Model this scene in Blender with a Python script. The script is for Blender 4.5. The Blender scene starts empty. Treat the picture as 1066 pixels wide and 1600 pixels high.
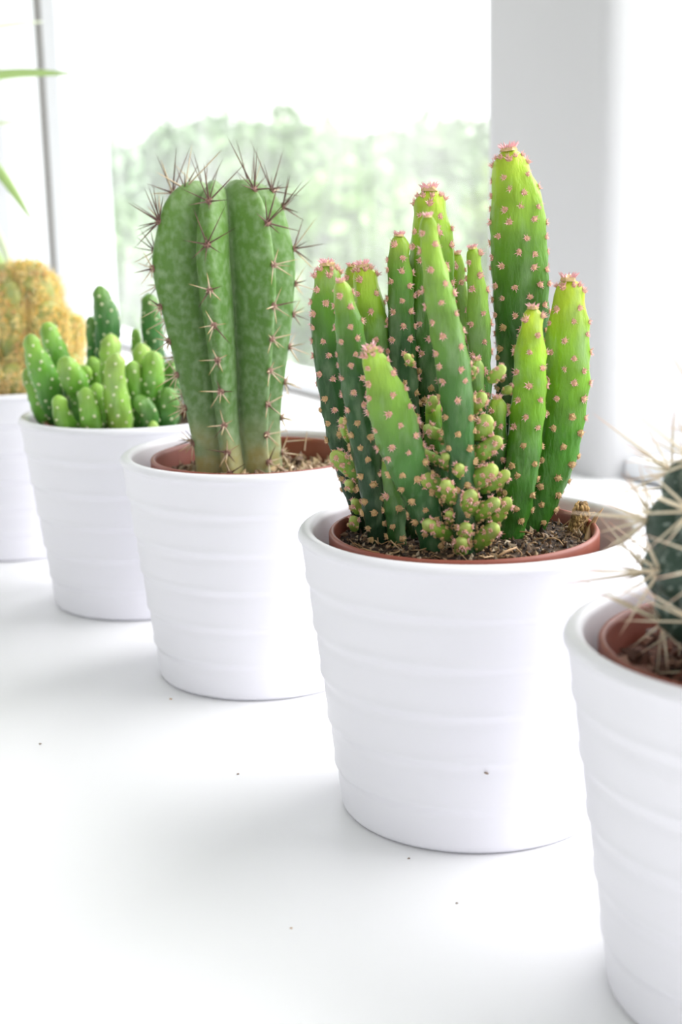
import bpy, bmesh, math, random
import numpy as np
from mathutils import Vector, Matrix, noise
random.seed(7); rng = np.random.default_rng(7)
C = bpy.context.scene.collection
PI = math.pi

# ------------------------------------------------------------------ camera
F = 2309.0; PITCH = 0.2207; ROLL = -0.0219; CH = 0.2178
fw = Vector((0, math.cos(PITCH), -math.sin(PITCH)))
r0 = Vector((1, 0, 0)); u0 = r0.cross(fw)
cr, sr = math.cos(ROLL), math.sin(ROLL)
rt = cr * r0 + sr * u0; up = -sr * r0 + cr * u0
cd = bpy.data.cameras.new('camera'); cam = bpy.data.objects.new('camera', cd); C.objects.link(cam)
M = Matrix((rt, up, -fw)).transposed().to_4x4(); M.translation = (0, 0, CH); cam.matrix_world = M
cd.sensor_fit = 'VERTICAL'; cd.sensor_height = 36; cd.lens = F / 1600 * 36
cd.clip_start = 0.02; cd.clip_end = 300
cd.dof.use_dof = True; cd.dof.focus_distance = 0.535; cd.dof.aperture_fstop = 12.5
bpy.context.scene.camera = cam
O = Vector((0, 0, CH))

# ------------------------------------------------------------------ light
w = bpy.data.worlds.new('sky'); bpy.context.scene.world = w; w.use_nodes = True
nt = w.node_tree; bg = nt.nodes['Background']
bg.inputs[0].default_value = (0.985, 0.985, 1.0, 1); bg.inputs[1].default_value = 2.0
sd = bpy.data.lights.new('sun', 'SUN'); sd.energy = 9.0; sd.angle = math.radians(85); sd.color = (1, 0.99, 0.99)
so = bpy.data.objects.new('sun', sd); C.objects.link(so)
so.rotation_euler = Vector((-0.85, -0.25, -1.1)).to_track_quat('-Z', 'Y').to_euler()
vs = bpy.context.scene.view_settings
vs.view_transform = 'Standard'; vs.look = 'None'; vs.gamma = 1; vs.use_curve_mapping = False
vs.exposure = -0.08

# ------------------------------------------------------------------ helpers
def at(px, py, Y):
    d = fw * F + rt * (px - 533) - up * (py - 800)
    return O + d * (Y / d.y)
def at_z(px, py, z):
    d = fw * F + rt * (px - 533) - up * (py - 800)
    return O + d * ((z - O.z) / d.z)
def ppm(P): return (P - O).dot(fw) / F       # metres per pixel at a point
def s2l(c):
    return tuple((x / 255 / 12.92 if x / 255 <= 0.04045 else ((x / 255 + 0.055) / 1.055) ** 2.4) for x in c)
def rgba(c): return s2l(c) + (1,)

def tag(o, label=None, cat=None, group=None, kind=None):
    if label: o['label'] = label
    if cat: o['category'] = cat
    if group: o['group'] = group
    if kind: o['kind'] = kind
    return o
def empty(name, loc, rz=0):
    o = bpy.data.objects.new(name, None); C.objects.link(o); o.location = loc; o.rotation_euler.z = rz
    o.empty_display_size = 0.01
    return o
def link(name, me, parent=None, loc=None):
    o = bpy.data.objects.new(name, me); C.objects.link(o); o.parent = parent
    if loc is not None: o.location = loc
    return o
def mesh(name, V, Fc, m, cols=None, smooth=True):
    me = bpy.data.meshes.new(name); me.from_pydata([tuple(v) for v in V], [], Fc)
    if m: me.materials.append(m)
    if smooth: me.polygons.foreach_set('use_smooth', [True] * len(me.polygons))
    if cols is not None:
        a = me.color_attributes.new('col', 'FLOAT_COLOR', 'POINT')
        a.data.foreach_set('color', np.array([tuple(c) + (1,) for c in cols], dtype=np.float32).ravel())
    me.update(); return me
def mesh_obj(name, V, Fc, m, parent=None, cols=None, smooth=True, loc=None):
    return link(name, mesh(name, V, Fc, m, cols, smooth), parent, loc)
def copy_tree(o, parent=None):
    c = o.copy(); C.objects.link(c); c.parent = parent
    for ch in list(o.children): copy_tree(ch, c)
    return c

# ------------------------------------------------------------------ materials
def mat(name, color=None, rough=0.5, attr=False, noise_c=None, noise_s=60, noise_f=(0.45, 0.6), stretch=(1, 1, 1),
        bump=0, bump_s=200, sss=0, sss_c=None, coat=0, spec=0.5, fac=1.0):
    m = bpy.data.materials.new(name); m.use_nodes = True
    n = m.node_tree.nodes; l = m.node_tree.links; b = n['Principled BSDF']
    b.inputs['Roughness'].default_value = rough; b.inputs['Specular IOR Level'].default_value = spec
    tc = n.new('ShaderNodeTexCoord'); mp = n.new('ShaderNodeMapping'); mp.inputs['Scale'].default_value = stretch
    l.new(tc.outputs['Object'], mp.inputs[0])
    if attr:
        a = n.new('ShaderNodeAttribute'); a.attribute_name = 'col'; src = a.outputs['Color']
    else:
        a = n.new('ShaderNodeRGB'); a.outputs[0].default_value = rgba(color); src = a.outputs[0]
    if noise_c:
        t = n.new('ShaderNodeTexNoise'); t.inputs['Scale'].default_value = noise_s; t.inputs['Detail'].default_value = 6
        l.new(mp.outputs[0], t.inputs['Vector'])
        mr = n.new('ShaderNodeMapRange'); mr.inputs[1].default_value = noise_f[0]; mr.inputs[2].default_value = noise_f[1]
        mr.inputs[4].default_value = fac
        l.new(t.outputs['Fac'], mr.inputs[0])
        mx = n.new('ShaderNodeMix'); mx.data_type = 'RGBA'
        l.new(mr.outputs[0], mx.inputs[0]); l.new(src, mx.inputs[6]); mx.inputs[7].default_value = rgba(noise_c)
        src = mx.outputs[2]
    l.new(src, b.inputs['Base Color'])
    if bump:
        t = n.new('ShaderNodeTexNoise'); t.inputs['Scale'].default_value = bump_s; t.inputs['Detail'].default_value = 5
        l.new(mp.outputs[0], t.inputs['Vector'])
        bp = n.new('ShaderNodeBump'); bp.inputs['Strength'].default_value = bump; bp.inputs['Distance'].default_value = 0.002
        l.new(t.outputs['Fac'], bp.inputs['Height']); l.new(bp.outputs[0], b.inputs['Normal'])
    if sss:
        b.inputs['Subsurface Weight'].default_value = sss
        b.inputs['Subsurface Radius'].default_value = sss_c or (0.4, 1, 0.2)
        b.inputs['Subsurface Scale'].default_value = 0.004
    if coat: b.inputs['Coat Weight'].default_value = coat; b.inputs['Coat Roughness'].default_value = 0.25
    return m

def dusty_glass(name):
    m = bpy.data.materials.new(name); m.use_nodes = True
    n = m.node_tree.nodes; l = m.node_tree.links; n.remove(n['Principled BSDF'])
    tr = n.new('ShaderNodeBsdfTransparent'); tl = n.new('ShaderNodeBsdfTranslucent'); gl = n.new('ShaderNodeBsdfGlossy')
    tr.inputs[0].default_value = (0.98, 0.98, 0.98, 1)
    tl.inputs[0].default_value = (0.96, 0.96, 0.97, 1); gl.inputs['Roughness'].default_value = 0.05
    tc = n.new('ShaderNodeTexCoord'); mp = n.new('ShaderNodeMapping'); mp.inputs['Scale'].default_value = (60, 60, 6)
    t = n.new('ShaderNodeTexNoise'); t.inputs['Scale'].default_value = 1; t.inputs['Detail'].default_value = 4
    l.new(tc.outputs['Object'], mp.inputs[0]); l.new(mp.outputs[0], t.inputs['Vector'])
    t2 = n.new('ShaderNodeTexNoise'); t2.inputs['Scale'].default_value = 9; l.new(tc.outputs['Object'], t2.inputs['Vector'])
    ad = n.new('ShaderNodeMath'); ad.operation = 'ADD'; l.new(t.outputs['Fac'], ad.inputs[0]); l.new(t2.outputs['Fac'], ad.inputs[1])
    mr = n.new('ShaderNodeMapRange'); mr.inputs[1].default_value = 0.75; mr.inputs[2].default_value = 1.25
    mr.inputs[3].default_value = 0.05; mr.inputs[4].default_value = 0.15
    l.new(ad.outputs[0], mr.inputs[0])
    mx = n.new('ShaderNodeMixShader'); l.new(mr.outputs[0], mx.inputs[0]); l.new(tr.outputs[0], mx.inputs[1]); l.new(tl.outputs[0], mx.inputs[2])
    m2 = n.new('ShaderNodeMixShader'); m2.inputs[0].default_value = 0.04
    l.new(mx.outputs[0], m2.inputs[1]); l.new(gl.outputs[0], m2.inputs[2]); l.new(m2.outputs[0], n['Material Output'].inputs[0])
    return m

M_pier_shaded = mat('shaded_white_paint', (199, 199, 201), 0.45, bump=0.05, bump_s=60)  # white paint greyed so the colour carries the pier's backlit shade
M_frame = mat('white_frame_paint', (238, 240, 244), 0.45, bump=0.05, bump_s=60)  # lit tone of the same white, kept brighter than the shaded piers
M_sill = mat('painted_sill', (247, 247, 249), 0.42, bump=0.04, bump_s=40, stretch=(1, 8, 1))
M_wall = mat('wall_paint', (226, 227, 230), 0.8)
M_floor = mat('floor_wood', (150, 142, 136), 0.5, noise_c=(120, 112, 106), noise_s=5, stretch=(1, 8, 1))
M_ceramic = mat('white_ceramic', (240, 239, 246), 0.38, spec=0.4)
M_seal = mat('window_seal', (120, 116, 108), 0.8)
M_glass = dusty_glass('dusty_window_glass')
M_terra = mat('terracotta_plastic', (150, 82, 66), 0.45, noise_c=(135, 66, 52), noise_s=80, noise_f=(0.4, 0.7), fac=0.6)
M_soil = mat('dark_potting_soil', (48, 35, 28), 0.95, noise_c=(90, 70, 52), noise_s=350, bump=1, bump_s=500)
M_col = mat('plant_pigment', None, 0.6, attr=True)
M_stem = mat('prickly_stem_skin', None, 0.34, attr=True, noise_c=(158, 184, 142), noise_s=170, noise_f=(0.52, 0.8), stretch=(1, 1, 0.33),
             bump=0.8, bump_s=190, sss=0.08, fac=0.5, spec=0.35)
M_column = mat('column_cactus_skin', None, 0.5, attr=True, noise_c=(190, 208, 180), noise_s=330, noise_f=(0.42, 0.9), stretch=(1, 1, 0.8),
               bump=0.2, bump_s=300, fac=0.5)
M_dark = mat('dark_barrel_skin', (50, 72, 60), 0.5, noise_c=(175, 190, 180), noise_s=420, noise_f=(0.56, 0.66), fac=0.6)
M_golden = mat('golden_cactus_skin', (100, 122, 56), 0.7, noise_c=(70, 92, 40), noise_s=200)
M_leafs = mat('tree_leaf', None, 0.6, attr=True)
M_bark = mat('bark', (90, 75, 60), 0.9)
M_grass = mat('lawn', (100, 112, 84), 0.9, noise_c=(86, 100, 72), noise_s=3)
M_spot = mat('dirt', (150, 132, 120), 0.9)

# ------------------------------------------------------------------ window frame axes: s along the window, d outward
T = Vector((-0.47127, 0.88199, 0)); NR = Vector((-0.88199, -0.47127, 0))   # NR points into the room
W0 = NR * (-0.686)
def sd_(s, d, z=0): return W0 + T * s - NR * d + Vector((0, 0, z))
def box_sd(bm, s0, s1, d0, d1, z0, z1, bevel=0.0, seg=3):
    vs_ = [bm.verts.new(sd_(s, d, z)) for z in (z0, z1) for d in (d0, d1) for s in (s0, s1)]
    fs = [bm.faces.new([vs_[i] for i in f]) for f in ((0, 1, 3, 2), (4, 6, 7, 5), (0, 4, 5, 1), (2, 3, 7, 6), (0, 2, 6, 4), (1, 5, 7, 3))]
    if bevel:
        es = list({e for f in fs for e in f.edges})
        bmesh.ops.bevel(bm, geom=es, offset=bevel, segments=seg, affect='EDGES', profile=0.5)
def obj_bm(name, bm, m, parent=None, smooth=False):
    bmesh.ops.recalc_face_normals(bm, faces=bm.faces[:])
    me = bpy.data.meshes.new(name); bm.to_mesh(me); bm.free(); me.materials.append(m)
    if smooth: me.polygons.foreach_set('use_smooth', [True] * len(me.polygons))
    return link(name, me, parent)
def boxes(name, m, lst, parent=None, bevel=0.0, seg=3, smooth=False):
    bm = bmesh.new()
    for b in lst: box_sd(bm, *b, bevel=bevel, seg=seg)
    return obj_bm(name, bm, m, parent, smooth)

FZ, CZ = -0.82, 1.75
S0, S1 = -2.6, 3.8
# sill board
tag(boxes('trim_1', M_sill, [(S0, S1, -0.92, 0.0, -0.03, 0.0)], bevel=0.003), 'white painted deep window sill board under the pots', kind='structure')
tag(boxes('floor', M_floor, [(S0, S1, -4.2, 0.3, FZ - 0.05, FZ)]), kind='structure')
tag(boxes('ceiling', M_wall, [(S0, S1, -4.2, 0.3, CZ, CZ + 0.05)]), kind='structure')
tag(boxes('wall_back', M_wall, [(S0, S1, -4.25, -4.2, FZ, CZ)]), kind='structure')
# window wall: below sill, above head
tag(boxes('wall_right', M_wall, [(S0, S1, 0.0, 0.22, FZ, -0.03), (S0, S1, 0.0, 0.22, 1.45, CZ)]), 'white wall under and over the windows', kind='structure')
PZ0, PZ1 = -0.02, 1.45
pier = boxes('trim_2', M_pier_shaded, [(0.842, 0.998, -0.02, 0.17, PZ0, PZ1)], bevel=0.014, seg=5, smooth=False)
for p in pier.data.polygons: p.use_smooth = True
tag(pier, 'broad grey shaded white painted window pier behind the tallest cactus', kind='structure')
tag(boxes('trim_3', M_frame, [(2.018, 2.079, -0.03, 0.0395, PZ0, PZ1)], bevel=0.004), 'slim white window post at the far left', kind='structure')
tag(boxes('trim_4', M_frame, [(2.335, 2.62, -0.02, 0.055, PZ0, PZ1)], bevel=0.004), 'white window post at the left edge of the picture', kind='structure')
tag(boxes('trim_5', M_pier_shaded, [(-0.95, -0.80, -0.02, 0.17, PZ0, PZ1)], bevel=0.01), 'white window pier beyond the right edge', kind='structure')
def window(n, s0, s1, d, rail):
    e = empty('window_%d' % n, sd_(0.5 * (s0 + s1), d, 0)); e['kind'] = 'structure'; L = -e.location
    def part(name, m, lst, bevel=0.0):
        o = boxes(name, m, lst, e, bevel); o.location = L; return o
    part('bottom_rail', M_frame, [(s0, s1, -0.0, d + 0.02, 0.0005, rail)], 0.003)
    part('head_rail', M_frame, [(s0, s1, 0.0, d + 0.02, 1.41, 1.45)], 0.003)
    if n == 1: part('seal', M_seal, [(s0, s1, -0.002, -0.0002, 0.0004, 0.004)])
    part('pane', M_glass, [(s0, s1, d, d + 0.004, rail - 0.002, 1.412)])
window(1, 0.998, 2.018, 0.04, 0.014)
window(2, -0.80, 0.842, 0.14, 0.014)
window(3, 2.108, 2.335, 0.04, 0.014)
window(4, 2.62, S1, 0.07, 0.014)
window(5, S0, -0.95, 0.14, 0.014)
tag(boxes('trim_6', M_seal, [(2.0795, 2.1075, -0.028, 0.039, PZ0, PZ1)]), 'dark gap along the far window post', kind='structure')

# ------------------------------------------------------------------ outdoors
bm = bmesh.new()
for v in ((-60, -60), (90, -60), (90, 120), (-60, 120)): bm.verts.new((v[0], v[1], -3.2))
bm.faces.new(bm.verts[:]); g = obj_bm('ground', bm, M_grass); tag(g, kind='structure')
def tree(i, x, y, r, ztop, base, label):
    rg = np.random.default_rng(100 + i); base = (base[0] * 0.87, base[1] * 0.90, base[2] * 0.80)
    e = empty('tree', (x, y, -3.2)); tag(e, label, 'tree')
    V, Fc, Co = [], [], []
    zc = ztop + 3.2 - r
    n = 2600
    for k in range(n):
        u = rg.normal(size=3); u /= np.linalg.norm(u)
        lump = 1 + 0.28 * noise.noise(Vector(u * 2.2) + Vector((i * 7, 0, 0)))
        rr = r * lump * (0.72 + 0.28 * rg.random())
        c = np.array([0, 0, zc]) + u * rr * np.array([1, 1, 1.0])
        if c[2] < 0.05: c[2] = 0.05 + 0.6 * rg.random()
        a = rg.normal(size=3); a /= np.linalg.norm(a); b = np.cross(a, rg.normal(size=3)); b /= np.linalg.norm(b)
        sz = r * (0.05 + 0.05 * rg.random()); q = len(V)
        for (p1, p2) in ((-1.3, 0), (0, -.7), (1.3, 0), (0, .7)): V.append(c + a * p1 * sz + b * p2 * sz)
        Fc.append((q, q + 1, q + 2, q + 3)); f = 0.88 + 0.24 * rg.random()
        Co += [tuple(min(1, x_ * f) for x_ in s2l(base))] * 4
    o = mesh_obj('foliage', V, Fc, M_leafs, e, Co); o['kind'] = 'stuff'
    # inner crown mass keeps the sky from showing everywhere
    bm = bmesh.new(); bmesh.ops.create_icosphere(bm, subdivisions=3, radius=r * 0.78)
    for v in bm.verts: v.co *= 1 + 0.25 * noise.noise(v.co.normalized() * 2.2 + Vector((i * 7, 0, 0)))
    for v in bm.verts: v.co.z += zc; v.co.z = max(v.co.z, 0.02)
    me = bpy.data.meshes.new('crown'); bm.to_mesh(me); bm.free(); me.materials.append(M_leafs)
    a = me.color_attributes.new('col', 'FLOAT_COLOR', 'POINT')
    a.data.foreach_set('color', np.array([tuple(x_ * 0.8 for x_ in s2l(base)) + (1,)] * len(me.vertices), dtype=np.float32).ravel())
    me.polygons.foreach_set('use_smooth', [True] * len(me.polygons)); link('crown', me, e)
    bm = bmesh.new(); bmesh.ops.create_cone(bm, segments=10, radius1=r * 0.09, radius2=r * 0.05, depth=max(0.4, zc), cap_ends=True, matrix=Matrix.Translation((0, 0, max(0.4, zc) / 2)))
    obj_bm('trunk', bm, M_bark, e)
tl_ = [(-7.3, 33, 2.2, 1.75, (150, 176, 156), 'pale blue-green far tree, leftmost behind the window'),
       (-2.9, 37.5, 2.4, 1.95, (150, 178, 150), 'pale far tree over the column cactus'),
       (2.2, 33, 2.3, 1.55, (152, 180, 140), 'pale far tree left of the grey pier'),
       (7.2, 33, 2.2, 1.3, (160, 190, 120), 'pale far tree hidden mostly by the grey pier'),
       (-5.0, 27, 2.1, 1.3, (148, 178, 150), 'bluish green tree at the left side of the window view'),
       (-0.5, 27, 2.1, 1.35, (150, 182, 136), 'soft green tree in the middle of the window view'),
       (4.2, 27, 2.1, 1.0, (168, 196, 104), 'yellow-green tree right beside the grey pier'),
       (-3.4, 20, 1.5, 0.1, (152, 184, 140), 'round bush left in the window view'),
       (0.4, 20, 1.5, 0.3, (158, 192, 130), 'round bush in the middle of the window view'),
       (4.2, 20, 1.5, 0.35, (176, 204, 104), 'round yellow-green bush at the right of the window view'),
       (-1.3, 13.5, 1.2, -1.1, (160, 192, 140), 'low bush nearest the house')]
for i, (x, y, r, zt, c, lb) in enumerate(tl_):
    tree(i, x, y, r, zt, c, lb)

# ------------------------------------------------------------------ planters
H, RT, RB = 0.1016, 0.0600, 0.0465
def lathe(prof, n=96):
    V, Fc = [], []
    for (r, z) in prof:
        for k in range(n):
            a = 2 * PI * k / n; V.append((r * math.cos(a), r * math.sin(a), z))
    m = len(prof)
    for i in range(m - 1):
        for k in range(n):
            k2 = (k + 1) % n; Fc.append((i * n + k, i * n + k2, (i + 1) * n + k2, (i + 1) * n + k))
    Fc.append(tuple(reversed(range(n)))); Fc.append(tuple((m - 1) * n + k for k in range(n)))
    return V, Fc
def planter_profile():
    P = [(RB - 0.004, 0.0015), (RB - 0.0035, 0.0), (RB - 0.0010, 0.0003), (RB, 0.0014)]
    zs = np.linspace(0.002, H - 0.0035, 110)
    ridges = [0.0170, 0.0338, 0.0507, 0.0676, 0.0845]
    for z in zs:
        t = z / H; r = RB + (RT - 0.0006 - RB) * t
        for q in ridges:
            x = z - q
            if abs(x) < 0.009:
                r += 0.00062 * math.exp(-((x) / 0.0016) ** 2) - (0.0006 * math.exp(-((x + 0.0030) / 0.0022) ** 2))
        P.append((r, z))
    rc, zc, rr = RT - 0.0028, H - 0.0028, 0.0028
    for a in np.linspace(0, PI, 12):
        P.append((rc + rr * math.cos(a) if a < PI / 2 else rc - 0.0006 + (rr - 0.0006) * math.cos(a) , zc + rr * math.sin(a)))
    P.append((RT - 0.0062, H - 0.010)); P.append((RB - 0.0045, 0.009)); P.append((RB - 0.0055, 0.007)); P.append((0.003, 0.0065))
    return P
pv, pf = lathe(planter_profile())
planter_me = mesh('planter', pv, pf, M_ceramic)
POS = {'D': (0.0449, 0.4960), 'C': (-0.0376, 0.6481), 'B': (-0.1081, 0.7715), 'A': (-0.2010, 0.9000), 'E': (0.1173, 0.3653), 'S': (-0.335, 1.12)}
PL = {'D': 'white ribbed ceramic planter in sharp focus, holding the tall pink-dotted cactus',
      'C': 'white ribbed ceramic planter holding the single ribbed column cactus',
      'B': 'white ribbed ceramic planter holding the low cluster of short green stems',
      'A': 'white ribbed ceramic planter cut by the left edge, holding the golden spiny cactus',
      'E': 'nearest white ribbed ceramic planter, cut by the right edge, holding the long-spined dark cactus',
      'S': 'white ribbed ceramic planter beyond the left edge, holding the spider plant'}
for k in 'DCBAES':
    o = link('planter', planter_me); o.location = POS[k] + (0,); tag(o, PL[k], 'plant pot', 'white ribbed planters in a row on the sill')
    o.rotation_euler.z = random.random() * 6
    if k == 'D':
        # dirt fleck on the wall of the planter
        o.rotation_euler.z = 0
        P = at(760, 1207, 0.496 - 0.0500); P -= Vector(POS['D'] + (0,))
        R = RB + (RT - RB) * P.z / H
        P.y = -math.sqrt(max(1e-6, (R) ** 2 - P.x ** 2)) ; bm = bmesh.new()
        bmesh.ops.create_icosphere(bm, subdivisions=2, radius=0.0007)
        for v in bm.verts: v.co = Vector((v.co.x * 1.1, v.co.y * 0.5, v.co.z * 0.6 - 0.3 * v.co.x)) + P
        f = obj_bm('dirt_fleck', bm, M_spot, o, True); f['label'] = 'small brown dirt fleck'

NB, NT_, NZ0 = 0.0350, 0.0465, 0.0072
def nursery(parent, ztop, off, soil_z, soilmat, mound=0.0, NT_=0.0465):
    th = 0.0012
    prof = [(0.004, NZ0), (NB - 0.002, NZ0), (NB, NZ0 + 0.001), (NT_ - 0.0025, ztop - 0.009), (NT_ - 0.0022, ztop - 0.0075), (NT_ - 0.0004, ztop - 0.0070),
            (NT_, ztop - 0.0062), (NT_, ztop - 0.0010), (NT_ - 0.0005, ztop - 0.0002), (NT_ - 0.0012, ztop), (NT_ - 0.0018, ztop - 0.0003),
            (NT_ - 0.0022, ztop - 0.002), (NT_ - 0.0042, ztop - 0.02), (NB - 0.002, NZ0 + 0.003), (0.003, NZ0 + 0.0025)]
    V, Fc = lathe(prof, 80)
    o = mesh_obj('nursery_pot', V, Fc, M_terra, parent, loc=Vector((off[0], off[1], 0))); o['label'] = 'terracotta coloured plastic inner pot'
    # soil: bumpy disc with skirt
    V, Fc = [], []; n, m = 64, 22; R = NT_ - 0.0028 - (ztop - soil_z) * 0.12
    V.append((0, 0, soil_z + mound))
    for i in range(1, m + 1):
        for k in range(n):
            a = 2 * PI * k / n; r = R * i / m
            z = soil_z + mound * (1 - (i / m) ** 2) + 0.0012 * noise.noise(Vector((r * math.cos(a) * 160, r * math.sin(a) * 160, soil_z * 99))) * (1 if i < m else 0)
            V.append((r * math.cos(a), r * math.sin(a), z))
    for k in range(n):
        k2 = (k + 1) % n; Fc.append((0, 1 + k, 1 + k2))
        for i in range(m - 1): Fc.append((1 + i * n + k, 1 + (i + 1) * n + k, 1 + (i + 1) * n + k2, 1 + i * n + k2))
    b0 = len(V)
    for k in range(n):
        a = 2 * PI * k / n; V.append((R * 0.98 * math.cos(a), R * 0.98 * math.sin(a), soil_z - 0.01))
    for k in range(n):
        k2 = (k + 1) % n; Fc.append((1 + (m - 1) * n + k, b0 + k, b0 + k2, 1 + (m - 1) * n + k2))
    s = mesh_obj('soil', V, Fc, soilmat, parent, loc=Vector((off[0], off[1], 0)))
    return R
def chips(parent, off, R, z, n, size, cols, flat=0.5, name='soil_crumbs', seed=1, mound=0.0, fib=0, region=None):
    rg = np.random.default_rng(seed); V, Fc, Co = [], [], []
    for k in range(n):
        rr = R * math.sqrt(rg.random()) * 0.97; a = rg.random() * 2 * PI
        x, y = rr * math.cos(a), rr * math.sin(a)
        zz = z + mound * (1 - (rr / R) ** 2) + 0.0006 * rg.random() + size * 0.15
        sc = size * (0.4 + 1.0 * rg.random() ** 2)
        ax = rg.normal(size=(3, 3)); q_, _ = np.linalg.qr(ax)
        ex = np.array([1.0 + 0.9 * rg.random(), 0.7, flat]) * sc * 0.5
        q = len(V)
        for s in ((1, 0, 0), (-1, 0, 0), (0, 1, 0), (0, -1, 0), (0, 0, 1), (0, 0, -1)):
            j = 0.7 + 0.6 * rg.random(); V.append(np.array([x, y, zz]) + q_ @ (np.array(s) * ex * j))
        for f in ((0, 2, 4), (2, 1, 4), (1, 3, 4), (3, 0, 4), (2, 0, 5), (1, 2, 5), (3, 1, 5), (0, 3, 5)): Fc.append(tuple(q + i for i in f))
        c = s2l(cols[rg.integers(len(cols))]); g = 0.75 + 0.5 * rg.random(); Co += [tuple(min(1, v * g) for v in c)] * 6
    o = mesh_obj(name, V, Fc, M_col, parent, Co, smooth=False, loc=Vector((off[0], off[1], 0))); o['kind'] = 'stuff'
    return o
def tube(pts, rad, n=5, V=None, Fc=None):
    """tapered tube along points"""
    V = [] if V is None else V; Fc = [] if Fc is None else Fc
    b = len(V); m = len(pts)
    for i, p in enumerate(pts):
        p = Vector(p); t = (Vector(pts[min(i + 1, m - 1)]) - Vector(pts[max(i - 1, 0)])).normalized()
        a = t.orthogonal().normalized() if i == 0 else (a - t * a.dot(t)).normalized()
        c = t.cross(a); r = rad[i] if hasattr(rad, '__len__') else rad
        for k in range(n):
            q = 2 * PI * k / n; V.append(p + (a * math.cos(q) + c * math.sin(q)) * r)
    for i in range(m - 1):
        for k in range(n):
            k2 = (k + 1) % n; Fc.append((b + i * n + k, b + i * n + k2, b + (i + 1) * n + k2, b + (i + 1) * n + k))
    Fc.append(tuple(b + k for k in reversed(range(n)))); Fc.append(tuple(b + (m - 1) * n + k for k in range(n)))
    return V, Fc
def fibres(parent, off, R, z, n, L, cols, seed=1, name='soil_fibres', rad=0.00022):
    rg = np.random.default_rng(seed); V, Fc, Co = [], [], []
    for k in range(n):
        rr = R * math.sqrt(rg.random()) * 0.85; a = rg.random() * 2 * PI; p = np.array([rr * math.cos(a), rr * math.sin(a), z + 0.0008])
        h = rg.random() * 2 * PI; pts = []; l = L * (0.4 + rg.random())
        for i in range(6):
            pts.append(tuple(p)); h += rg.normal() * 0.6; p = p + np.array([math.cos(h), math.sin(h), rg.normal() * 0.35]) * l / 5
            p[2] = min(max(p[2], z), z + 0.0035)
            q = math.hypot(p[0], p[1])
            if q > R * 0.93: p[:2] *= R * 0.93 / q
        b = len(V); tube(pts, rad * (0.6 + rg.random()), 4, V, Fc)
        Co += [s2l(cols[rg.integers(len(cols))])] * (len(V) - b)
    o = mesh_obj(name, V, Fc, M_col, parent, Co, loc=Vector((off[0], off[1], 0))); o['kind'] = 'stuff'
    return o

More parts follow.
